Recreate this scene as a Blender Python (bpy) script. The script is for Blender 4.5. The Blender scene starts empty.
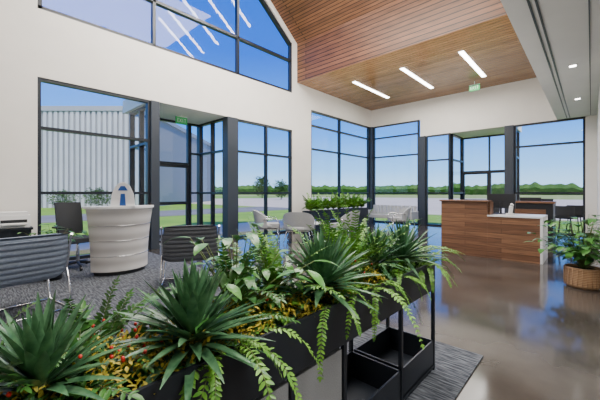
import bpy, math, random
from mathutils import Vector, Matrix, noise
random.seed(7)
C=bpy.context
col=C.scene.collection

# ---------------------------------------------------------------- materials
def mat(name, color=(.8,.8,.8), rough=.5, metal=0., spec=.5, emis=None, es=0):
    m=bpy.data.materials.new(name); m.use_nodes=True
    b=m.node_tree.nodes['Principled BSDF']
    b.inputs['Base Color'].default_value=(*color,1)
    b.inputs['Roughness'].default_value=rough
    b.inputs['Metallic'].default_value=metal
    b.inputs['Specular IOR Level'].default_value=spec
    if emis:
        b.inputs['Emission Color'].default_value=(*emis,1)
        b.inputs['Emission Strength'].default_value=es
    return m
def N(m,t,**k):
    n=m.node_tree.nodes.new(t)
    for a,v in k.items(): setattr(n,a,v)
    return n
def L(m,a,b): m.node_tree.links.new(a,b)
def noisy(name,c1,c2,scale=5,rough=.5,stretch=(1,1,1),bump=0,detail=4,spec=.5,metal=0,r2=None):
    m=mat(name,c1,rough,metal,spec)
    b=m.node_tree.nodes['Principled BSDF']
    tc=N(m,'ShaderNodeTexCoord'); mp=N(m,'ShaderNodeMapping'); mp.inputs['Scale'].default_value=stretch
    nz=N(m,'ShaderNodeTexNoise'); nz.inputs['Scale'].default_value=scale; nz.inputs['Detail'].default_value=detail
    L(m,tc.outputs['Object'],mp.inputs[0]); L(m,mp.outputs[0],nz.inputs['Vector'])
    cr=N(m,'ShaderNodeValToRGB'); cr.color_ramp.elements[0].position=.3; cr.color_ramp.elements[1].position=.7
    cr.color_ramp.elements[0].color=(*c1,1); cr.color_ramp.elements[1].color=(*c2,1)
    L(m,nz.outputs['Fac'],cr.inputs[0]); L(m,cr.outputs[0],b.inputs['Base Color'])
    if bump:
        bp=N(m,'ShaderNodeBump'); bp.inputs['Strength'].default_value=bump; bp.inputs['Distance'].default_value=.01
        L(m,nz.outputs['Fac'],bp.inputs['Height']); L(m,bp.outputs[0],b.inputs['Normal'])
    if r2 is not None:
        mr=N(m,'ShaderNodeMapRange'); mr.inputs['From Min'].default_value=.3; mr.inputs['From Max'].default_value=.7
        mr.inputs['To Min'].default_value=rough; mr.inputs['To Max'].default_value=r2
        L(m,nz.outputs['Fac'],mr.inputs[0]); L(m,mr.outputs[0],b.inputs['Roughness'])
    return m
def planks(name,c1,c2,mortar,row=.12,width=3.,rough=.35,gap=.006,spec=.5,lo=.6,hi=1.25):
    m=mat(name,c1,rough,0,spec); b=m.node_tree.nodes['Principled BSDF']
    tc=N(m,'ShaderNodeTexCoord'); sp=N(m,'ShaderNodeSeparateXYZ'); sb=N(m,'ShaderNodeMath',operation='SUBTRACT'); cb=N(m,'ShaderNodeCombineXYZ')
    L(m,tc.outputs['Object'],sp.inputs[0]); L(m,sp.outputs[1],sb.inputs[0]); L(m,sp.outputs[2],sb.inputs[1])
    L(m,sp.outputs[0],cb.inputs[0]); L(m,sb.outputs[0],cb.inputs[1])
    br=N(m,'ShaderNodeTexBrick'); br.inputs['Scale'].default_value=1; br.inputs['Brick Width'].default_value=width
    br.inputs['Row Height'].default_value=row; br.inputs['Mortar Size'].default_value=gap
    br.inputs['Color1'].default_value=(*c1,1); br.inputs['Color2'].default_value=(*c2,1); br.inputs['Mortar'].default_value=(*mortar,1)
    L(m,cb.outputs[0],br.inputs['Vector'])
    mp=N(m,'ShaderNodeMapping'); mp.inputs['Scale'].default_value=(1.2,22,1); L(m,cb.outputs[0],mp.inputs[0])
    nz=N(m,'ShaderNodeTexNoise'); nz.inputs['Scale'].default_value=2; nz.inputs['Detail'].default_value=5; L(m,mp.outputs[0],nz.inputs['Vector'])
    cr=N(m,'ShaderNodeValToRGB'); cr.color_ramp.elements[0].color=(lo,lo,lo,1); cr.color_ramp.elements[1].color=(hi,hi*.97,hi*.93,1)
    cr.color_ramp.elements[0].position=.3; cr.color_ramp.elements[1].position=.7
    L(m,nz.outputs['Fac'],cr.inputs[0])
    mx=N(m,'ShaderNodeMix',data_type='RGBA',blend_type='MULTIPLY'); mx.inputs[0].default_value=1
    L(m,br.outputs['Color'],mx.inputs[6]); L(m,cr.outputs[0],mx.inputs[7]); L(m,mx.outputs[2],b.inputs['Base Color'])
    return m
def glassmat(name,tint=(.97,.98,.99),f0=.04):
    m=bpy.data.materials.new(name); m.use_nodes=True; nt=m.node_tree; nt.nodes.clear()
    o=N(m,'ShaderNodeOutputMaterial'); t=N(m,'ShaderNodeBsdfTransparent'); g=N(m,'ShaderNodeBsdfGlossy'); mx=N(m,'ShaderNodeMixShader')
    t.inputs[0].default_value=(*tint,1); g.inputs['Roughness'].default_value=.0
    # Schlick reflectance of a thin pane, same from both sides
    ge=N(m,'ShaderNodeNewGeometry'); dt=N(m,'ShaderNodeVectorMath',operation='DOT_PRODUCT'); L(m,ge.outputs['Incoming'],dt.inputs[0]); L(m,ge.outputs['Normal'],dt.inputs[1])
    ab=N(m,'ShaderNodeMath',operation='ABSOLUTE'); L(m,dt.outputs['Value'],ab.inputs[0])
    om=N(m,'ShaderNodeMath',operation='SUBTRACT'); om.inputs[0].default_value=1; L(m,ab.outputs[0],om.inputs[1])
    pw=N(m,'ShaderNodeMath',operation='POWER'); L(m,om.outputs[0],pw.inputs[0]); pw.inputs[1].default_value=5
    ma=N(m,'ShaderNodeMath',operation='MULTIPLY_ADD'); L(m,pw.outputs[0],ma.inputs[0]); ma.inputs[1].default_value=1-f0; ma.inputs[2].default_value=f0
    L(m,ma.outputs[0],mx.inputs[0]); L(m,t.outputs[0],mx.inputs[1]); L(m,g.outputs[0],mx.inputs[2]); L(m,mx.outputs[0],o.inputs[0])
    return m
def stripes(name,c1,c2,scale,axis='Z',rough=.7):
    m=mat(name,c1,rough); b=m.node_tree.nodes['Principled BSDF']
    tc=N(m,'ShaderNodeTexCoord'); w=N(m,'ShaderNodeTexWave',wave_type='BANDS',bands_direction=axis); w.inputs['Scale'].default_value=scale
    w.inputs['Distortion'].default_value=.3
    L(m,tc.outputs['Object'],w.inputs[0]); cr=N(m,'ShaderNodeValToRGB'); cr.color_ramp.elements[0].color=(*c1,1); cr.color_ramp.elements[1].color=(*c2,1)
    L(m,w.outputs['Color'],cr.inputs[0]); L(m,cr.outputs[0],b.inputs['Base Color'])
    return m

M={}
M['wall']=noisy('white_wall_paint',(.83,.80,.75),(.86,.83,.78),3,.65)
M['soffit']=noisy('soffit_paint',(.66,.66,.66),(.70,.70,.70),2,.6)
M['frame']=mat('black_aluminium',(.012,.016,.024),.35,0)
M['pier']=mat('dark_grey_metal_panel',(.035,.044,.06),.4)
M['glass']=glassmat('window_glass',f0=.045)
M['rglass']=glassmat('reflective_glass',(.82,.92,1),.045)
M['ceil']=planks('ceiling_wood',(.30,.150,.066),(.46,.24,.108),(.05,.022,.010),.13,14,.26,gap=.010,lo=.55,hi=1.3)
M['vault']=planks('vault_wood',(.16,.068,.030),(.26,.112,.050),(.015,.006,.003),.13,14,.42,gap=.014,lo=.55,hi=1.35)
M['deskwood']=planks('walnut_laminate',(.15,.070,.036),(.27,.135,.07),(.06,.027,.014),.093,1.3,.45,gap=.003,lo=.6,hi=1.3)
M['floor']=noisy('polished_concrete',(.042,.036,.031),(.092,.080,.070),1.3,.07,detail=8,r2=.17,spec=.6)
M['white']=mat('white_laminate',(.8,.8,.8),.3)
M['black']=mat('matte_black_metal',(.014,.015,.018),.4)
M['navy']=mat('dark_planter_metal',(.018,.022,.03),.38,.3)
M['chrome']=mat('chrome',(.7,.7,.72),.15,1)
M['light']=mat('led_diffuser',(1,1,1),.5,emis=(1,.97,.92),es=16)
M['vlight']=mat('led_diffuser_vault',(1,1,1),.5,emis=(1,.97,.92),es=60)
M['exit']=mat('exit_sign_green',(.02,.30,.08),.5,emis=(.01,.5,.1),es=.12)

# ---------------------------------------------------------------- mesh builder
class MB:
    def __init__(s): s.v=[]; s.f=[]; s.m=[]; s.sm=[]
    def poly(s,idx,m=0,smooth=False): s.f.append(idx); s.m.append(m); s.sm.append(smooth)
    def box(s,x0,x1,y0,y1,z0,z1,m=0,T=None):
        b=len(s.v)
        for z in (z0,z1):
            for x,y in ((x0,y0),(x1,y0),(x1,y1),(x0,y1)):
                p=Vector((x,y,z)); s.v.append(T@p if T else p)
        for q in ((0,3,2,1),(4,5,6,7),(0,1,5,4),(1,2,6,5),(2,3,7,6),(3,0,4,7)): s.poly([b+i for i in q],m)
    def prism(s,pts,axis,a0,a1,m=0):
        b=len(s.v); n=len(pts)
        for a in (a0,a1):
            for p,q in pts:
                s.v.append(Vector((a,p,q)) if axis=='X' else Vector((p,a,q)) if axis=='Y' else Vector((p,q,a)))
        s.poly([b+i for i in range(n)][::-1],m); s.poly([b+n+i for i in range(n)],m)
        for i in range(n):
            j=(i+1)%n; s.poly([b+i,b+j,b+n+j,b+n+i],m)
    def tube(s,pts,r,m=0,seg=8,cap=True):
        pts=[Vector(p) for p in pts]; n=len(pts)
        if not hasattr(r,'__len__'): r=[r]*n
        b=len(s.v); ref=None
        for i,p in enumerate(pts):
            d=(pts[min(i+1,n-1)]-pts[max(i-1,0)]).normalized()
            if ref is None: ref=d.orthogonal().normalized()
            ref=(ref-d*ref.dot(d)); ref=ref.normalized() if ref.length>1e-5 else d.orthogonal().normalized()
            bi=d.cross(ref)
            for k in range(seg):
                a=2*math.pi*k/seg; s.v.append(p+(ref*math.cos(a)+bi*math.sin(a))*r[i])
        for i in range(n-1):
            for k in range(seg):
                k2=(k+1)%seg; s.poly([b+i*seg+k,b+i*seg+k2,b+(i+1)*seg+k2,b+(i+1)*seg+k],m,True)
        if cap:
            s.poly([b+k for k in range(seg)][::-1],m); s.poly([b+(n-1)*seg+k for k in range(seg)],m)
    def lathe(s,prof,m=0,seg=24,c=(0,0)):
        b=len(s.v); n=len(prof)
        for r,z in prof:
            for k in range(seg):
                a=2*math.pi*k/seg; s.v.append(Vector((c[0]+r*math.cos(a),c[1]+r*math.sin(a),z)))
        for i in range(n-1):
            for k in range(seg):
                k2=(k+1)%seg; s.poly([b+i*seg+k,b+i*seg+k2,b+(i+1)*seg+k2,b+(i+1)*seg+k],m,True)
    def grid(s,fn,nu,nv,m=0,smooth=True):
        b=len(s.v)
        for j in range(nv+1):
            for i in range(nu+1): s.v.append(Vector(fn(i/nu,j/nv)))
        w=nu+1
        for j in range(nv):
            for i in range(nu): s.poly([b+j*w+i,b+j*w+i+1,b+(j+1)*w+i+1,b+(j+1)*w+i],m,smooth)
    def shell(s,fn,nu,nv,th,m=0):
        s.grid(lambda u,v:fn(u,v)[0],nu,nv,m)
        s.grid(lambda u,v:fn(1-u,v)[0]+fn(1-u,v)[1]*th,nu,nv,m)
        for e in (0,1):
            s.grid(lambda u,v:fn(u if e else 1-u,e)[0]+fn(u if e else 1-u,e)[1]*th*v,nu,1,m)
            s.grid(lambda u,v:fn(e,v if not e else 1-v)[0]+fn(e,v if not e else 1-v)[1]*th*u,1,nv,m)
    def leaf(s,base,d,up,length,width,droop=.3,fold=.25,m=0,n=4,shape=.45):
        d=Vector(d).normalized(); up=Vector(up); up=(up-d*up.dot(d))
        up=up.normalized() if up.length>1e-4 else d.orthogonal().normalized()
        side=d.cross(up); b=len(s.v); p=Vector(base); st=length/n
        for i in range(n+1):
            t=i/n
            w=width*.5*(math.sin(math.pi*min(1,(t/shape)*.5)) if t<shape else math.cos(math.pi*.5*(t-shape)/(1-shape))**.9) if i<n else .0006
            if i==0: w=width*.14
            s.v.append(p-side*w+up*w*fold); s.v.append(p.copy()); s.v.append(p+side*w+up*w*fold)
            d=(d+Vector((0,0,-droop/n))).normalized(); up=(up-d*up.dot(d)).normalized(); p=p+d*st
        for i in range(n):
            a=b+i*3; s.poly([a,a+1,a+4,a+3],m,True); s.poly([a+1,a+2,a+5,a+4],m,True)
    def obj(s,name,mats,loc=(0,0,0),rot=0,bevel=0,parent=None,sub=0):
        me=bpy.data.meshes.new(name); me.from_pydata([tuple(v) for v in s.v],[],s.f)
        for mm in mats: me.materials.append(mm)
        me.polygons.foreach_set('material_index',s.m); me.polygons.foreach_set('use_smooth',s.sm)
        me.update(); o=bpy.data.objects.new(name,me); col.objects.link(o); o.location=loc; o.rotation_euler=(0,0,rot)
        if bevel:
            b=o.modifiers.new('bevel','BEVEL'); b.width=bevel; b.segments=2; b.limit_method='ANGLE'; b.angle_limit=math.radians(50)
        if parent: o.parent=parent
        return o

XL=-7.4; YB=12.78
def slopez(y): return 6.4+.78*(7.85-y)
RY=4.3; RZ=slopez(RY)
# ---------------------------------------------------------------- room shell
b=MB(); b.box(-7.6,4.1,-4.2,12.98,-.12,0); b.box(-9.2,-7.6,3.0,5.2,-.12,0); b.box(-4.15,-1.95,12.98,14.5,-.12,0)
b.obj('floor',[M['floor']])
b=MB()
W=lambda y0,y1,z0,z1:b.box(XL-.2,XL,y0,y1,z0,z1)
W(-4.2,.96,0,6.4); W(.96,7.61,3.42,4.67); W(7.61,8.58,0,6.3); W(8.58,12.98,4.3,5.3)
b.prism([(7.61,6.3),(8.0,6.3),(7.85,6.5),(RY,RZ+.1),(.75,6.5),(.4,6.3),(.96,6.3),(RY,RZ-.27),(7.61,6.36)],'X',XL-.2,XL)
b.obj('wall_left',[M['wall']])
b=MB()
B=lambda x0,x1,z0,z1:b.box(x0,x1,YB,YB+.2,z0,z1)
B(XL,-5.14,4.3,5.3); B(-5.14,-.8,3.6,5.3); B(-.14,.32,0,3.6); B(-.8,.32,3.6,5.3)
b.obj('wall_back',[M['wall']])
b=MB(); b.box(.12,.32,7.4,YB,0,3.6); b.box(.32,4.1,7.4,7.6,0,3.6); b.box(4,4.2,-4.2,7.4,0,3.6); b.obj('wall_right',[M['wall']])
b=MB(); b.box(-7.6,4.2,-4.2,-4,0,9); b.obj('wall_rear',[M['wall']])
# ceilings
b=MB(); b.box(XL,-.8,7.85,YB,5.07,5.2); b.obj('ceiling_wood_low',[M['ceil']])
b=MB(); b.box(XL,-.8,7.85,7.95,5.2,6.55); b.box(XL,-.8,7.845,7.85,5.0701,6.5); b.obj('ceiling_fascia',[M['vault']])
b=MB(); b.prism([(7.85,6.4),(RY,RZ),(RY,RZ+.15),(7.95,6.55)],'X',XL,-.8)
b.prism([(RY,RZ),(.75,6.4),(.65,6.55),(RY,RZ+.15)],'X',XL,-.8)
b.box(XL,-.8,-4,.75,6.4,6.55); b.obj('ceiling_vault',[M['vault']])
b=MB(); b.box(-.8,4.1,-4,YB,3.6,3.7); b.box(-.8,-.7,-4,YB,3.7,RZ+.1)
b.box(-.57,-.545,-4,12.6,3.592,3.6,1); b.box(-.50,-.475,-4,12.6,3.592,3.6,1)
b.box(-.03,-.015,-4,12.6,3.594,3.6,1)
b.obj('ceiling_soffit',[M['soffit'],M['pier']])
for (x,y) in ((-.25,4.6),(-.25,7.5),(-.25,10.2)):
    b=MB(); b.box(x-.06,x+.06,y-.06,y+.06,3.585,3.5999,0); b.box(x-.045,x+.045,y-.045,y+.045,3.58,3.586,1); b.obj('recessed_downlight',[M['white'],M['light']])
b=MB(); b.box(XL,XL+.015,7.63,8.56,0,.1); b.obj('baseboard_left',[M['pier']])
b=MB(); b.box(-.13,.12,YB-.015,YB,0,.1); b.obj('baseboard_back',[M['pier']])

def pier(name,x0,x1,y0,y1,z):
    b=MB(); b.box(x0,x1,y0,y1,0,z); b.obj(name,[M['pier']],bevel=.01)
pier('column_entry',XL-.2,XL+.04,2.96,3.16,3.42); pier('column_entry',XL-.2,XL+.04,5.02,5.36,3.42)
pier('column_back',-5.2,-4.92,YB-.06,YB+.2,3.6); pier('column_back',-2.2,-1.93,YB-.08,YB+.2,3.6)
pier('column_corner',XL-.12,XL+.1,YB-.1,YB+.12,4.3)

wc=[0]
def window(axis,c,a0,a1,z0,z1,vs=(),hs=(),t=.055,dep=.12,g='glass',name=None):
    b=MB()
    def bar(p0,p1,q0,q1):
        if axis=='X': b.box(c-dep/2,c+dep/2,p0,p1,q0,q1)
        else: b.box(p0,p1,c-dep/2,c+dep/2,q0,q1)
    bar(a0,a0+t,z0,z1); bar(a1-t,a1,z0,z1); bar(a0+t,a1-t,z0,z0+t); bar(a0+t,a1-t,z1-t,z1)
    for v in vs: bar(v-t/2,v+t/2,z0+t,z1-t)
    for h in hs: bar(a0+t,a1-t,h-t/2,h+t/2)
    i=len(b.v)
    if axis=='X': b.v+= [Vector((c,a0,z0)),Vector((c,a1,z0)),Vector((c,a1,z1)),Vector((c,a0,z1))]
    else: b.v+= [Vector((a0,c,z0)),Vector((a1,c,z0)),Vector((a1,c,z1)),Vector((a0,c,z1))]
    b.poly([i,i+1,i+2,i+3],1)
    if not name: wc[0]+=1
    return b.obj(name or f'window_{wc[0]}',[M['frame'],M[g]])
XW=XL-.08
window('X',XW,.96,2.96,0.0,3.42,(),(1.3,2.5))
window('X',XW,5.36,7.61,0.0,3.42,(6.5,),(1.3,2.5))
window('X',XW,8.58,12.68,0.0,4.3,(10.4,),(1.3,2.9,3.75))
YW=YB+.06
window('Y',YW,XL+.1,-5.2,0,4.3,(),(1.3,2.9,3.75))
window('Y',YW,-4.92,-4.0,0,3.6,(),(1.3,2.6))
window('Y',YW,-1.93,-.14,0,3.6,(),(1.3,2.85))
# gable window
b=MB(); t=.07
outer=[(.96,4.67),(7.61,4.67),(7.61,6.32),(RY,RZ-.3),(.96,6.32)]
x0,x1=XW-.06,XW+.06
b.box(x0,x1,.96,7.61,4.67,4.67+t); b.box(x0,x1,7.61-t,7.61,4.67,6.36); b.box(x0,x1,.96,.96+t,4.67,6.36)
b.prism([(7.61,6.32),(RY,RZ-.3),(RY,RZ-.42),(7.61,6.2)],'X',x0,x1); b.prism([(.96,6.32),(RY,RZ-.3),(RY,RZ-.42),(.96,6.2)],'X',x0,x1)
for y in (3.06,5.42): b.box(x0,x1,y-t/2,y+t/2,4.7,min(slopez(y),slopez(2*RY-y))-.35)
b.box(x0,x1,.96,7.6,5.72,5.72+t)
b.prism([(p[0],p[1]) for p in outer],'X',XW-.004,XW+.004,1)
b.f=b.f[:-7]+[b.f[-7]]; b.m=b.m[:-7]+[b.m[-7]]; b.sm=b.sm[:-7]+[b.sm[-7]]
wc[0]+=1; b.obj(f'window_{wc[0]}',[M['frame'],M['rglass']])
# entry vestibule
XV=-9.02
window('Y',3.1,XV+.06,XL-.2,0,3.42,(-8.3,),(1.3,2.5)); window('Y',5.1,XV+.06,XL-.2,0,3.42,(-8.25,),(1.3,2.5))
window('X',XV,3.1,3.6,0,3.42,(),(1.3,2.5)); window('X',XV,4.75,5.1,0,3.42,(),(1.3,2.5)); window('X',XV,3.6,4.75,2.15,3.42)
window('X',XV,3.605,4.745,0.02,2.145,(),(1.0,),t=.09,dep=.06,name='door_1')
b=MB(); b.box(XV-.15,XL-.2,2.95,5.25,3.42,3.75); b.obj('ceiling_vestibule',[M['wall']])
# back vestibule
window('X',-4.0,YB+.2,14.34,0,3.6,(),(1.3,2.6)); window('X',-2.05,YB+.2,14.34,0,3.6,(),(1.3,2.6))
window('Y',14.4,-4.0,-2.05,2.15,3.6,(-3.0,)); window('Y',14.4,-3.0,-2.05,0,2.15,(),())
window('Y',14.4,-3.99,-3.005,0.02,2.145,(),(1.0,),t=.08,dep=.05,name='door_2')
b=MB(); b.box(-4.1,-1.95,YB+.2,14.5,3.6,3.9); b.obj('ceiling_vestibule',[M['wall']])

# linear lights
for x in (-5.9,-4.2,-2.55):
    b=MB(); b.box(x-.06,x+.06,9.05,11.5,5.05,5.0699,0); b.box(x-.075,x+.075,9.02,11.53,5.06,5.0698,1); b.obj('linear_ceiling_light',[M['light'],M['white']])
for x in (-2.3,-3.1,-4.2,-5.3,-6.2):
    b=MB(); y0,y1=5.4,6.9
    b.prism([(y0,slopez(y0)-.003),(y1,slopez(y1)-.003),(y1,slopez(y1)-.04),(y0,slopez(y0)-.04)],'X',x-.045,x+.045); b.obj('linear_vault_light',[M['vlight']])

def exit_sign(x,y,z,rot,hang):
    b=MB(); b.box(-.16,.16,-.02,.02,-.1,.1,1); b.box(-.165,.165,-.022,.022,.095,.11,0)
    for k in range(4):
        xx=-.1+k*.065
        for s in (-1,1):
            y_=(-.026,-.02) if s<0 else (.02,.026)
            if k==0: b.box(xx-.02,xx-.012,*y_,-.05,.05,0); [b.box(xx-.02,xx+.015,*y_,q-.005,q+.005,0) for q in (-.045,0,.045)]
            elif k==1: [b.box(-.004,.004,*y_,-.055,.055,0,Matrix.Translation((xx,0,0))@Matrix.Rotation(a,4,'Y')) for a in (.5,-.5)]
            elif k==2: b.box(xx-.004,xx+.004,*y_,-.05,.05,0)
            else: b.box(xx-.004,xx+.004,*y_,-.05,.05,0); b.box(xx-.022,xx+.022,*y_,.04,.05,0)
    b.box(-.01,.01,-.01,.01,.1,.1+hang,0)
    b.obj('exit_sign',[M['white'],M['exit']],(x,y,z),rot)
exit_sign(-8.2,4.1,3.27,math.pi/2,.05); exit_sign(-2.9,11.8,4.85,0,.12)

# ---------------------------------------------------------------- carpet
car=mat('carpet_tiles',(.06,.065,.075),.95); bb=car.node_tree.nodes['Principled BSDF']
tc=N(car,'ShaderNodeTexCoord'); mp=N(car,'ShaderNodeMapping'); mp.inputs['Scale'].default_value=(3,22,1)
nz=N(car,'ShaderNodeTexNoise'); nz.inputs['Scale'].default_value=3; nz.inputs['Detail'].default_value=6
L(car,tc.outputs['Object'],mp.inputs[0]); L(car,mp.outputs[0],nz.inputs['Vector'])
cr=N(car,'ShaderNodeValToRGB'); cr.color_ramp.elements[0].position=.4; cr.color_ramp.elements[1].position=.65
cr.color_ramp.elements[0].color=(.02,.024,.034,1); cr.color_ramp.elements[1].color=(.15,.16,.18,1)
L(car,nz.outputs['Fac'],cr.inputs[0]); L(car,cr.outputs[0],bb.inputs['Base Color'])
b=MB(); b.box(-7.3,-.63,-3.8,2.82,0.0005,.012); b.obj('carpet',[car])

# ---------------------------------------------------------------- plants helpers
def leafmat(name,c1,c2,rough=.35,sc=30):
    m=noisy(name,c1,c2,sc,rough,spec=.4); return m
M['yucca']=leafmat('yucca_leaf',(.03,.10,.045),(.12,.26,.12),.32)
M['fern']=leafmat('fern_leaf',(.06,.20,.018),(.19,.41,.045),.4)
M['fern2']=leafmat('fern_leaf_dark',(.025,.10,.018),(.075,.22,.035),.4)
M['broad']=leafmat('broad_leaf',(.035,.14,.03),(.10,.28,.05),.3,12)
M['moss']=leafmat('yellow_filler_leaf',(.40,.36,.03),(.62,.46,.05),.6,60)
M['stem']=mat('plant_stem',(.12,.16,.04),.6)
M['red']=mat('red_berry',(.65,.03,.02),.35)
M['soil']=noisy('soil',(.03,.02,.012),(.07,.05,.03),60,.95)
def azd(a,e): return Vector((math.cos(a)*math.cos(e),math.sin(a)*math.cos(e),math.sin(e)))
def yucca(loc,R=.24,n=60,w=.022,name='yucca_plant'):
    b=MB(); b.tube([(0,0,0),(0,0,.06)],[.025,.02],1,8)
    for i in range(n):
        t=i/n; a=i*2.399963; e=math.radians(5+80*t+random.uniform(-6,6)); l=R*random.uniform(.8,1.1)*(1-.25*t)
        b.leaf((math.cos(a)*.012,math.sin(a)*.012,.03+.05*t),azd(a,e),(0,0,1),l,w*random.uniform(.85,1.2),.35*(1-t)+.1,.5,0,6,.3)
    return b.obj(name,[M['yucca'],M['stem']],loc,random.random()*6)
def frond(b,p,a,e,l,droop,nl,ll,lw,m=0,ms=1,n=14):
    p=Vector(p); d=azd(a,e); pts=[p.copy()]; ds=[d.copy()]; tw=random.uniform(-.5,.5)
    for i in range(n):
        d=(d+Vector((math.sin(a)*tw/n,-math.cos(a)*tw/n,-droop/n))).normalized(); p=p+d*l/n; pts.append(p.copy()); ds.append(d.copy())
    b.tube(pts,[.0022*(1-.6*i/n) for i in range(n+1)],ms,5)
    for k in range(nl):
        t=.12+.88*k/(nl-1); f=t*n; i=min(int(f),n-1); q=pts[i].lerp(pts[i+1],f-i); dd=ds[i]
        sd=dd.cross(Vector((0,0,1)))
        sd=sd.normalized() if sd.length>.05 else Vector((math.sin(a),-math.cos(a),0))
        up=sd.cross(dd)
        s=(.65+.6*math.sin(math.pi*min(1,t*.95+.1)))*random.uniform(.8,1.15)
        for sg in (-1,1):
            b.leaf(q,dd*random.uniform(.4,.75)+sd*sg*.85+up*random.uniform(-.25,.4),up,ll*s,lw*s,.35,.2,m,3,.45)
    b.leaf(pts[-1],ds[-1],(0,0,1),ll,lw,.2,.2,m,3,.45)
def fern(name,loc,spec,mats):
    b=MB()
    for a,e,l,dr,nl,ll,lw in spec: frond(b,(math.cos(a)*.01,math.sin(a)*.01,0),a,e,l,dr,nl,ll,lw)
    return b.obj(name,mats,loc)
def ringfern(name,loc,n=12,l=.28,mats=None,a0=0,a1=2*math.pi,e=(30,75),dr=(1.0,1.8),nl=21,ll=.027,lw=.011):
    sp=[(a0+(a1-a0)*(i+random.uniform(.1,.9))/n,math.radians(random.uniform(*e)),l*random.uniform(.65,1.2),random.uniform(*dr),nl,ll,lw) for i in range(n)]
    return fern(name,loc,sp,mats or [M['fern'],M['stem']])
def broadplant(name,loc,n=16,h=.3,ll=.13,lw=.06,r=.1,mt=None,elev=(35,85),amin=None):
    b=MB()
    for i in range(n):
        a=i*2.4+random.uniform(-.3,.3); e=math.radians(random.uniform(*elev)); l=h*random.uniform(.5,1.05)
        p=Vector((0,0,0)); d=azd(a,e); pts=[p.copy()]
        for k in range(6): d=(d+Vector((0,0,-.07))).normalized(); p=p+d*l/6; pts.append(p.copy())
        b.tube(pts,[.004*(1-.1*k) for k in range(7)],1,5)
        for q in (6,4,3)[:2+(i%2)]:
            aa=a+random.uniform(-1.2,1.2)
            b.leaf(pts[q],azd(aa,random.uniform(-.1,.7)),(0,0,1),ll*random.uniform(.7,1.1),lw*random.uniform(.8,1.1),.8,.18,0,5,.42)
    return b.obj(name,[mt or M['broad'],M['stem']],loc)
def filler(name,loc,rx,ry,rz,n,mt,ll=.03,lw=.014,berries=0):
    b=MB()
    for i in range(n):
        a=random.uniform(0,6.283); r=math.sqrt(random.random()); z=random.random()
        p=Vector((rx*r*math.cos(a),ry*r*math.sin(a),rz*z*(1-.6*r*r)))
        b.leaf(p,azd(random.uniform(0,6.28),random.uniform(-.2,1.3)),(0,0,1),ll*random.uniform(.6,1.2),lw,.3,.2,0,2,.5)
    for i in range(14):
        a=random.uniform(0,6.283); r=random.random()*.7
        b.tube([(0,0,-.005),(rx*r*math.cos(a),ry*r*math.sin(a),rz*.7)],.0015,1,4)
    for i in range(berries):
        a=random.uniform(0,6.28); r=random.random(); c=Vector((rx*r*math.cos(a),ry*r*math.sin(a),rz*random.uniform(.6,1.1)))
        b.tube([c+Vector((0,0,q)) for q in (-.006,-.004,0,.004,.006)],[.001,.004,.0055,.004,.001],2,7)
    return b.obj(name,[mt,M['stem'],M['red']],loc)

# ---------------------------------------------------------------- trough divider
PX0,PX1=-1.22,-.84; PY0,PY1=-.62,2.36; PZ0,PZ1=.6,.8
fab=noisy('grey_acoustic_fabric',(.15,.155,.16),(.24,.245,.25),250,.95)
b=MB(); th=.012
b.box(PX0,PX1,PY0,PY1,PZ0,PZ0+th); b.box(PX1-th,PX1,PY0,PY1,PZ0+th,PZ1); b.box(PX0,PX0+th,PY0,PY1,PZ0+th,PZ1)
b.box(PX0+th,PX1-th,PY0,PY0+th,PZ0+th,PZ1); b.box(PX0+th,PX1-th,PY1-th,PY1,PZ0+th,PZ1); 
for y in (.86,): b.box(PX0+th,PX1-th,y,y+th,PZ0+th,PZ1-.03)
b.box(PX0+th,PX1-th,PY0+th,PY1-th,PZ0+th,PZ1-.045,2)
r=.011
for y in (PY0+r,.25,.87,1.22,1.82,PY1-r):
    for x in (PX0+r,PX1-r):
        b.box(x-r,x+r,y-r,y+r,.013,PZ0,0)
    b.box(PX0+2*r,PX1-2*r,y-r,y+r,.03,.03+2*r,0)
for x in (PX0+r,PX1-r): b.box(x-r+.001,x+r-.001,PY0,PY1,.031,.051,0)
for y0,y1 in ((PY0+.03,.235),(.265,.855),(.885,1.205)): b.box(PX1-.035,PX1-.012,y0,y1,.055,.575,1)
for y0,y1 in ((1.235,1.805),(1.835,2.34)):
    X0,X1=PX0+.024,PX1-.003; z0,z1=.052,.23
    b.box(X0,X1,y0,y1,z0,z0+.01); b.box(X0,X0+.01,y0,y1,z0,z1); b.box(X1-.01,X1,y0,y1,z0,z1); b.box(X0,X1,y0,y0+.01,z0,z1); b.box(X0,X1,y1-.01,y1,z0,z1)
b.obj('planter_divider',[M['navy'],fab,M['soil']])
PZ=.757; PC=-1.03
yucca((PC+.07,.52,PZ+.01),.29,100,.034); yucca((PC+.0,.14,PZ),.25,80,.030); yucca((PC+.05,1.22,PZ+.03),.33,95,.036); yucca((PC+.04,2.14,PZ+.03),.33,75,.032); yucca((PC-.02,1.88,PZ+.03),.30,60,.030)
F1=[M['fern'],M['stem']]; F2=[M['fern2'],M['stem']]
broadplant('leafy_plant',(PC-.08,.80,PZ),32,.42,.12,.046)
broadplant('leafy_plant',(PC-.08,1.0,PZ),18,.34,.10,.036)
for y,s,f in ((.34,.8,F2),(.72,.9,F2),(.95,.9,F1),(1.45,1.1,F1),(1.7,1.0,F2),(2.3,1.0,F1)):
    ringfern('fern_plant',(PC+random.uniform(-.08,.0),y,PZ),12,.27*s,f)
for y,s in ((1.50,.42),(1.60,.46),(1.72,.46),(1.02,.36),(.80,.36)):
    ringfern('fern_plant',(PC-.08,y,PZ),15,s,F1 if y>.8 else F2,e=(55,88),dr=(.7,1.5),nl=26,ll=.032,lw=.012)
for y in (-.02,.30): ringfern('fern_plant',(PC-.14,y,PZ),10,.27,F2,e=(45,85),dr=(.8,1.5),nl=22)
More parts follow.
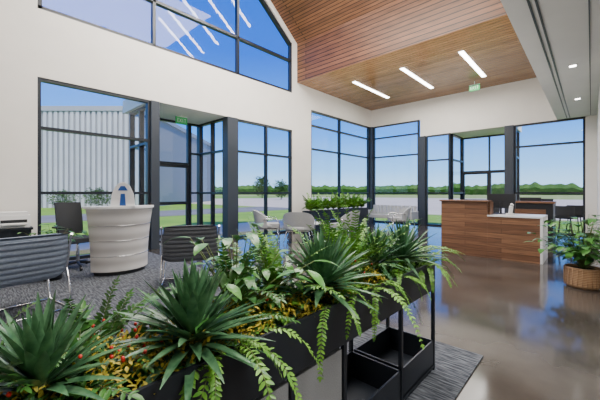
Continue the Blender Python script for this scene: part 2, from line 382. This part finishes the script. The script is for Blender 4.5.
# trailing sprays over the front edge
for y,l,n in ((.55,.36,4),(.62,.42,4),(1.17,.34,3),(1.45,.42,4),(1.56,.3,3),(1.85,.22,3),(2.12,.22,2),(2.28,.3,5)):
    ringfern('trailing_fern',(PX1-.05,y,PZ+.01),n,l,F1,-1.2,1.3,(40,75),(2.2,3.8),24,.021,.010)
ringfern('trailing_fern',(PC,2.28,PZ+.01),13,.38,F1,-.1,2.0,(40,65),(1.4,2.6),24,.024,.011)
for y in (-.05,.2): ringfern('zz_plant',(PC-.0,y,PZ),9,.22,F2,0,6.28,(25,70),(.6,1.3),12,.042,.018)
for y,bz in ((.05,8),(.32,26),(.5,0),(.72,0),(1.0,14),(1.3,6),(1.62,5),(1.95,0),(2.22,0)):
    filler('flowering_filler_plant',(PC+.01,y,PZ),.17,.14,.12 if y>.2 else .08,620,M['moss'] if y<1.7 else M['fern'],.024,.011,bz)
for y in (.15,.42,.85,1.15,1.48,1.8,2.08): filler('low_filler_plant',(PC,y,PZ),.16,.12,.07,260,M['fern2'],.035,.016)

# ---------------------------------------------------------------- furniture
def lounge_chair(name,x,y,rot,mt,w=.74):
    b=MB(); hw=w/2
    def back(u,v):
        a=math.radians(-78+156*u); R=hw-.04; lean=.1*v
        edge=abs(2*u-1)
        z=.36+v*(.46-.2*edge**3)
        P=Vector((math.sin(a)*R,-math.cos(a)*(R+lean)*.95+.08,z)); nn=Vector((math.sin(a),-math.cos(a),0)); return P,nn
    b.shell(back,22,6,.045,0)
    b.lathe([(0.001,.33),(hw-.09,.33),(hw-.06,.36),(hw-.06,.42),(hw-.09,.455),(.001,.47)],0,28)
    T=Matrix.Translation((0,0.14,0)); b.box(-hw+.09,hw-.09,-.1,.22,.335,.455,0,T)
    b.box(-hw+.12,hw-.12,-.2,.28,.30,.33,1)
    for sx in (-1,1):
        for sy,yy in ((-1,-.2),(1,.28)):
            b.tube([(sx*(hw-.13),yy,.31),(sx*(hw-.06),yy+sy*.06,.013)],[.016,.011],1,8)
        b.tube([(sx*(hw-.06),.34,.013),(sx*(hw+.0),.33,.5),(sx*(hw+.01),.26,.58),(sx*(hw+.02),0,.6),(sx*(hw),-.12,.58)],.012,1,8)
    return b.obj(name,[mt,M['chrome']],(x,y,0),rot,bevel=.012)
def channel_chair(name,x,y,rot,mt,w=.72,z=.013):
    """low lounge chair, one continuous channel-tufted seat/back slung in a chrome frame"""
    b=MB(); hw=w/2-.04
    prof=[(.33,.40),(.30,.43),(0,.385),(-.16,.37),(-.24,.42),(-.30,.56),(-.37,.82),(-.39,.84)]
    P=[Vector((p[0],p[1])) for p in prof]; L_=[0]
    for i in range(1,len(P)): L_.append(L_[-1]+(P[i]-P[i-1]).length)
    def at(t):
        s=t*L_[-1]
        for i in range(1,len(P)):
            if s<=L_[i]+1e-9:
                f=(s-L_[i-1])/(L_[i]-L_[i-1]); q=P[i-1].lerp(P[i],f); d=(P[i]-P[i-1]).normalized(); return q,Vector((d.y,-d.x))
        return P[-1],Vector((0,1))
    nch=17
    def f(u,v,s):
        q,nn=at(v); ch=abs(math.sin(v*nch*math.pi)); ww=hw*(1-.06*max(0,(v-.8)/.2)**2)
        off=(.016+.024*ch**.6)*(1-abs(2*u-1)**8)*s
        return Vector(((2*u-1)*ww,q.x-nn.x*off,q.y-nn.y*off))
    b.grid(lambda u,v:f(u,v,1),12,nch*6,0); b.grid(lambda u,v:f(1-u,v,-1),12,nch*6,0)
    for s in (-1,1):
        X=s*(hw+.012)
        b.tube([(X,p.x,p.y) for p in P],.012,1,8)
        b.tube([(X,.30,.42),(X+s*.02,.28,.1),(X+s*.02,.24,.012),(X+s*.02,-.3,.012),(X+s*.02,-.36,.06),(X,-.26,.46)],.011,1,8)
        b.tube([(X,.24,.42),(X+s*.03,.26,.58),(X+s*.03,.2,.61),(X+s*.03,-.2,.60),(X,-.31,.6)],.012,1,8)
        b.box(X+s*.03-.02,X+s*.03+.02,-.15,.2,.615,.635,2)
    b.tube([(-hw,.24,.012),(hw,.24,.012)],.011,1,8); b.tube([(-hw,-.3,.012),(hw,-.3,.012)],.011,1,8)
    b.tube([(-hw,.1,.36),(hw,.1,.36)],.011,1,8)
    return b.obj(name,[mt,M['chrome'],M['black']],(x,y,z),rot)
g1=noisy('slate_blue_upholstery',(.19,.23,.30),(.25,.29,.37),60,.45)
g2=noisy('charcoal_fabric',(.085,.09,.10),(.13,.135,.15),90,.7)
g3=noisy('light_grey_fabric',(.36,.37,.38),(.46,.47,.48),90,.9)
channel_chair('lounge_chair',-4.5,.38,math.radians(100),g1,.84)
channel_chair('lounge_chair',-4.25,2.27,math.radians(62),g2,.78)
lounge_chair('lounge_chair',-5.65,6.05,math.radians(35),g3,.84)
lounge_chair('lounge_chair',-6.75,5.9,math.radians(-40),g3,.8)
lounge_chair('lounge_chair',-5.0,7.3,math.radians(95),g3,.76)
b=MB(); b.lathe([(.001,.40),(.36,.40),(.38,.41),(.38,.43),(.36,.44),(.001,.44)],0,36,(0,0)); b.tube([(0,0,.02),(0,0,.4)],.03,1,12); b.lathe([(.001,.0),(.22,.0),(.22,.012),(.03,.03),(.001,.03)],1,28)
b.obj('coffee_table',[M['white'],M['black']],(-6.0,6.95,0))
def slat_bench(x,y,rot):
    b=MB(); w=.95
    b.box(-w,w,-.3,.3,.3,.44,0)
    for i in range(12):
        xx=-w+.08+i*(2*w-.16)/11; b.box(xx-.06,xx+.06,-.34,-.26,.44,.80,0)
    for sx in (-1,1):
        b.box(sx*w-.05,sx*w+.05,-.32,.3,.3,.6,0)
        for yy in (-.25,.25): b.tube([(sx*(w-.1),yy,.3),(sx*(w-.08),yy,0)],.018,1,8)
    b.obj('bench_sofa',[g3,M['chrome']],(x,y,0),rot,bevel=.02)
slat_bench(-5.9,11.7,math.radians(180))
lounge_chair('lounge_chair',-4.9,10.4,math.radians(130),g3,.74)
# far planter
b=MB(); b.box(-6.85,-6.5,7.5,11.0,0.02,.72); b.box(-6.82,-6.53,7.53,10.97,.72,.725,1)
for y in (7.52,9.2,10.9): b.box(-6.84,-6.51,y,y+.08,0,.02)
b.obj('floor_planter',[M['navy'],M['soil']],bevel=.008)
for i in range(11):
    ringfern('fern_plant',(-6.68,7.7+i*.31,.725),18,.48,F1,e=(45,85),dr=(.6,1.5),nl=11,ll=.09,lw=.045)

# curved reception desk
desklam=stripes('grey_wood_laminate',(.50,.48,.46),(.70,.68,.66),1.6,'Z',.4)
b=MB(); R=.46; K=.22
def front(u,v):
    a=math.radians(-68+136*u); fl=.08*v**2
    return Vector((math.cos(a)*(R+fl)-K,math.sin(a)*(R+fl),.06+.98*v)),Vector((-math.cos(a),-math.sin(a),0))
b.shell(front,32,8,.04,0)
def plinth(u,v):
    a=math.radians(-66+132*u); return Vector((math.cos(a)*(R-.04)-K,math.sin(a)*(R-.04),.0+.06*v)),Vector((-math.cos(a),-math.sin(a),0))
b.shell(plinth,24,1,.03,1)
def top(u,v):
    a=math.radians(-72+144*u); r=R+.10-.26*v
    return Vector((math.cos(a)*r-K,math.sin(a)*r,1.04)),Vector((0,0,1))
b.shell(top,32,2,.035,2)
def wtop(u,v):
    a=math.radians(-66+132*u); r=R-.05-.28*v
    return Vector((math.cos(a)*r-K,math.sin(a)*r,.72)),Vector((0,0,1))
b.shell(wtop,24,2,.03,2)
for z in (.3,.54,.78):
    b.tube([front(i/30,(z-.06)/.98)[0]+front(i/30,0)[1]*-.003 for i in range(31)],.005,3,6)
for sa in (-62,62):
    a=math.radians(sa); b.tube([(math.cos(a)*.22-K,math.sin(a)*.22,.0),(math.cos(a)*.22-K,math.sin(a)*.22,.72)],.022,3,10)
b.obj('curved_reception_desk',[desklam,M['black'],M['white'],M['chrome']],(-5.64,1.80,0.013),math.radians(0))
blue=mat('blue_acrylic',(.02,.09,.35),.3)
b=MB()
b.prism([(-.17,.012),(.17,.012),(.15,.2),(.10,.32),(.03,.38),(-.03,.38),(-.10,.32),(-.15,.2)],'Y',-.012,.012,0)
b.prism([(-.045,.012),(.045,.012),(.03,.2),(-.03,.2)],'Y',.012,.018,1); b.prism([(-.045,.012),(.045,.012),(.03,.2),(-.03,.2)],'Y',-.018,-.012,1)
b.prism([(-.07,.25),(.07,.25),(.03,.32),(-.03,.32)],'Y',-.018,-.012,1)
b.box(-.18,.18,-.05,.05,0,.012,0)
b.obj('desk_display_sign',[M['white'],blue],(-5.40,1.74,1.0885),math.radians(62),bevel=.004)
def office_chair(x,y,rot,mt,z0=.013):
    b=MB()
    for k in range(5):
        a=k*2*math.pi/5; e=Vector((math.cos(a)*.3,math.sin(a)*.3,.07)); b.tube([(0,0,.1),e],[.025,.015],0,8)
        b.tube([e+Vector((-.02*math.sin(a),.02*math.cos(a),-.04)),e+Vector((.02*math.sin(a),-.02*math.cos(a),-.04))],.03,0,12)
    b.tube([(0,0,.08),(0,0,.45)],[.03,.022],2,12)
    b.box(-.24,.24,-.22,.25,.45,.53,1)
    def bk(u,v):
        a=(u-.5)*1.3; return Vector((math.sin(a)*.34,-.42+.12*(1-math.cos(a))*3-.08*v*v+.12,.56+.56*v)),Vector((0,-1,0))
    b.shell(bk,12,8,.03,1); b.tube([(0,-.1,.47),(0,-.33,.5),(0,-.37,.8)],.02,0,8)
    for s in (-1,1): b.tube([(s*.22,0,.48),(s*.29,0,.5),(s*.29,0,.7)],.014,0,8); b.box(s*.29-.035,s*.29+.035,-.14,.14,.7,.73,0)
    b.obj('office_chair',[M['black'],mt,M['chrome']],(x,y,z0),rot,bevel=.015)
meshb=mat('black_mesh_fabric',(.02,.022,.025),.8)
office_chair(-6.5,1.38,math.radians(-75),meshb)
office_chair(-1.9,8.7,math.radians(170),meshb,0); office_chair(-1.2,12.1,math.radians(150),meshb,0)
# left console cabinet + printer
b=MB(); b.box(-7.3,-6.75,-.6,.8,.05,.70,0); b.box(-7.32,-6.72,-.62,.82,.70,.74,0); b.box(-7.25,-6.8,-.55,.75,.013,.05,0)
for y in (-.22,.17,.56): b.box(-6.75,-6.744,y-.003,y+.003,.08,.68,1); b.box(-6.75,-6.735,y-.1,y-.09,.4,.55,2)
b.obj('storage_cabinet',[M['navy'],M['black'],M['chrome']],bevel=.005)
b=MB(); b.box(-.22,.22,-.2,.2,0,.2,0); b.box(-.2,.2,-.18,.18,.2,.25,0); b.box(.2,.3,-.15,.15,.05,.07,0); b.box(.22,.223,-.16,.16,.08,.13,1)
b.obj('printer',[M['white'],M['black']],(-7.0,.59,.74),0,bevel=.012)
def pot(name,x,y,z,r=.14,h=.25,mt='black'):
    b=MB(); b.lathe([(.001,0),(r*.75,0),(r,h),(r*.9,h),(r*.88,h-.03),(.001,h-.03)],0,24); b.obj(name,[M[mt]],(x,y,z))
pot('plant_pot',-5.9,.94,0.013,.15,.45); broadplant('potted_plant',(-5.9,.94,.433),40,.46,.15,.06)

# ---- right reception desk
b=MB(); Y0=7.2
b.box(-2.43,-1.54,Y0,Y0+.06,0,1.12,0); b.box(-2.43,-2.37,Y0+.06,Y0+1.0,0,1.12,0); b.box(-2.46,-1.52,Y0-.03,Y0+.34,1.12,1.15,1)
b.box(-1.54,-.69,Y0,Y0+.06,0,.83,0); b.box(-.69,-.65,Y0-.01,Y0+.85,0,.86,2); b.box(-1.54,-.69,Y0-.02,Y0+.85,.83,.86,2); b.box(-2.37,-1.54,Y0+.06,Y0+.85,.72,.75,2)
b.box(-1.56,-1.50,Y0+.06,Y0+.34,.86,1.12,0); b.box(-1.3,-.9,Y0+.3,Y0+.8,.05,.8,2)
b.obj('reception_desk',[M['deskwood'],M['deskwood'],M['white']],bevel=.003)
scr=mat('dark_screen',(.02,.03,.04),.1)
def monitor(x,y,z,rot):
    b=MB(); b.box(-.25,.25,-.02,.02,.12,.42,0); b.box(-.235,.235,-.024,-.02,.135,.405,1); b.tube([(0,.03,0.01),(0,.03,.25)],.02,0,8); b.box(-.12,.12,-.08,.1,0,.012,0)
    b.obj('computer_monitor',[M['black'],scr],(x,y,z),rot,bevel=.004)
monitor(-1.40,7.75,.861,math.radians(180))
b=MB(); b.box(-.03,.03,-.02,.02,.0,.18,0,Matrix.Rotation(.3,4,'X')); b.box(-.06,.06,-.06,.06,-.0,.03,0); b.tube([(0,-.02,.18),(0,-.07,.22),(0,-.14,.2)],.018,0,8); b.obj('desk_phone',[M['white']],(-1.2,7.5,.862),.5)
# second desk
b=MB(); Y1=10.7
b.box(-1.75,-.75,Y1,Y1+.06,0,1.02,0); b.box(-1.79,-.71,Y1-.05,Y1+.36,1.02,1.07,1); b.box(-1.75,-1.69,Y1+.06,Y1+.9,0,1.02,0); b.box(-.81,-.75,Y1+.06,Y1+.9,0,1.02,0)
b.box(-1.69,-.81,Y1+.06,Y1+.85,.72,.75,1); b.box(-1.6,-.9,Y1-.012,Y1,.2,.85,1)
b.obj('reception_desk',[M['black'],M['deskwood'],M['white']],bevel=.003)
monitor(-1.3,11.2,.751,math.radians(180))
def stool(x,y,rot):
    b=MB(); b.lathe([(.001,.64),(.19,.64),(.21,.67),(.2,.71),(.001,.72)],0,24)
    def bk(u,v):
        a=math.radians(-60+120*u); return Vector((math.sin(a)*.2,-math.cos(a)*.2,.72+.25*v)),Vector((math.sin(a),-math.cos(a),0))
    b.shell(bk,14,3,.025,0)
    for k in range(4):
        a=math.pi/4+k*math.pi/2; b.tube([(math.cos(a)*.14,math.sin(a)*.14,.65),(math.cos(a)*.23,math.sin(a)*.23,0)],.013,1,8)
    b.tube([(math.cos(k*math.pi/8)*.2,math.sin(k*math.pi/8)*.2,.25) for k in range(17)],.008,1,6)
    b.obj('bar_stool',[meshb,M['black']],(x,y,0),rot)
stool(-.5,10.6,0); stool(-.35,11.4,.3)
# basket plant
wic=stripes('woven_wicker',(.25,.13,.06),(.48,.3,.16),14,'Z',.8)
b=MB(); prof=[(.001,0),(.15,0),(.18,.02)]+[(.185+.01*(i%2),.03+i*.02) for i in range(12)]+[(.2,.28),(.18,.28),(.17,.24),(.001,.24)]
b.lathe(prof,0,36)
for k in range(24):
    a=2*math.pi*k/24; b.tube([(math.cos(a)*.2,math.sin(a)*.2,.02),(math.cos(a)*.202,math.sin(a)*.202,.27)],.005,0,5)
b.lathe([(.001,.245),(.165,.245)],1,24)
b.obj('wicker_basket',[wic,M['soil']],(-.09,5.85,0))
broadplant('basket_plant',(-.09,5.85,.245),130,.72,.17,.085,elev=(38,88))

# ---------------------------------------------------------------- outside
grass=noisy('lawn',(.13,.30,.02),(.24,.42,.04),.6,.9,detail=8)
conc=noisy('apron_concrete',(.56,.50,.41),(.64,.58,.48),.3,.85)
asph=noisy('asphalt',(.16,.16,.165),(.22,.22,.225),.5,.9)
b=MB(); b.box(-700,700,-700,900,-.5,-.2); b.obj('ground_lawn',[grass])
b=MB(); b.box(-70,120,22,90,-.2,-.15); b.obj('ground_apron',[conc])
b=MB(); b.box(-12,-9.2,-10,15,-.2,-.1); b.obj('ground_walkway',[conc])
b=MB(); b.box(-26,-20,-40,22,-.2,-.16); b.obj('ground_road',[asph])
drygrass=noisy('dry_field_grass',(.26,.33,.08),(.33,.40,.11),.05,.95)
b=MB(); b.box(-500,400,90,420,-.2,-.17); b.obj('ground_field',[drygrass])
F=Vector((-.679,.734,0)); Rr=Vector((.734,.679,0))
corr=noisy('corrugated_white_steel',(.44,.45,.47),(.52,.53,.55),.4,.5)
gap=mat('corrugated_valley_steel',(.22,.235,.26),.6)
o=F*32+Rr*(-36)
b=MB(); Lh=20; b.box(0,Lh,0,25,-.3,9.6,2); b.box(-.2,Lh+.2,-.25,25,9.6,10.1,1)
i=0
while i*.55<Lh-.2:
    b.box(i*.55+.08,i*.55+.40,-.14,0,-.3,9.6,0); i+=1
b.obj('hangar_building',[corr,mat('hangar_trim',(.30,.32,.35),.5),gap],(o.x,o.y,0),math.radians(42.8))
tree=noisy('tree_foliage',(.03,.10,.015),(.08,.19,.03),.25,.95)
b=MB()
n=260
def tl(u,v):
    a=math.radians(-25+190*u); R0=290
    h=8.0+2.6*noise.noise(Vector((u*60,0,0)))+3*noise.noise(Vector((u*230,3,0)))
    rr=R0+ (0,-4,-3,3)[min(3,int(v*3+.01))]
    return Vector((math.cos(a)*rr,math.sin(a)*rr,-.2+h*(0,.6,.92,1.0)[min(3,int(v*3+.01))]))
b.grid(tl,n*3,3,0,False); b.obj('distant_treeline',[tree])
def yard_tree(x,y,h,wd=.5):
    b=MB(); b.tube([(0,0,-.2),(0,0,h*.7)],[h*.03,h*.01],1,8)
    for k in range(1100):
        d=azd(random.uniform(0,6.28),random.uniform(-1.2,1.57)); rr=random.random()**.4
        p=Vector((d.x*h*wd*rr,d.y*h*wd*rr,h*.52+d.z*h*.45*rr)); p*=1+.2*noise.noise(d*3)
        b.leaf(p,azd(random.uniform(0,6.28),random.uniform(-.5,1)),(0,0,1),h*.12,h*.07,.4,.2,0,2,.5)
    b.obj('yard_tree',[tree,M['stem']],(x,y,0))
for px,d,h,wd in ((62,29.5,1.5,.9),(98,29,1.7,.8),(178,70,5,.45),(205,90,6,.45),(262,85,5.5,.45),(281,70,4,.5)):
    p=(F+Rr*((px-300)/315))*d; yard_tree(p.x,p.y,h,wd)

# ---------------------------------------------------------------- lights, world, camera
w=bpy.data.worlds.new('sky_world'); C.scene.world=w; w.use_nodes=True; nt=w.node_tree
bg=nt.nodes['Background']; tc=nt.nodes.new('ShaderNodeTexCoord'); sp=nt.nodes.new('ShaderNodeSeparateXYZ'); cr=nt.nodes.new('ShaderNodeValToRGB')
nt.links.new(tc.outputs['Generated'],sp.inputs[0]); nt.links.new(sp.outputs[2],cr.inputs[0]); nt.links.new(cr.outputs[0],bg.inputs[0])
e=cr.color_ramp.elements; e[0].position=0; e[0].color=(.46,.74,1,1); e[1].position=1; e[1].color=(.004,.06,.36,1)
for p,c in ((.07,(.21,.53,1)),(.18,(.05,.30,.95)),(.40,(.006,.12,.66))):
    q=e.new(p); q.color=(*c,1)
bg.inputs[1].default_value=2.3
def light(t,name,loc,rot,en,**k):
    l=bpy.data.lights.new(name,t); l.energy=en
    for a,v in k.items(): setattr(l,a,v)
    o=bpy.data.objects.new(name,l); col.objects.link(o); o.location=loc; o.rotation_euler=rot; return o
light('SUN','sun',(0,0,30),(math.radians(42),0,math.radians(60)),6.5,angle=.01,color=(1,.94,.84))
light('AREA','vault_fill',(-4,3.5,7.0),(0,0,0),820,size=4,color=(1,.95,.88))  # added broad fill inside the vault, not a fixture; brightens the room
light('AREA','low_ceiling_fill',(-4,10.3,4.9),(0,0,0),200,size=3,color=(1,.95,.88))  # unseen fill below the low ceiling, added on top of the modelled strips
light('AREA','planter_fill',(.8,1.5,3.5),(0,math.radians(-15),0),230,size=1.5,color=(1,.97,.92))  # fill added under the soffit near the camera to light the planter
light('AREA','upward_fill',(-4,6,2.6),(math.pi,0,0),220,size=4,color=(1,.94,.86))  # free-floating fill facing up, added to brighten the ceiling wood

cam=bpy.data.cameras.new('camera'); co=bpy.data.objects.new('camera',cam); col.objects.link(co)
co.location=(0,0,1.3); co.rotation_euler=(math.radians(90),0,math.radians(42.8)); cam.sensor_width=36; cam.lens=18.9; cam.shift_y=-.0117; cam.clip_start=.03; cam.clip_end=2000
C.scene.camera=co
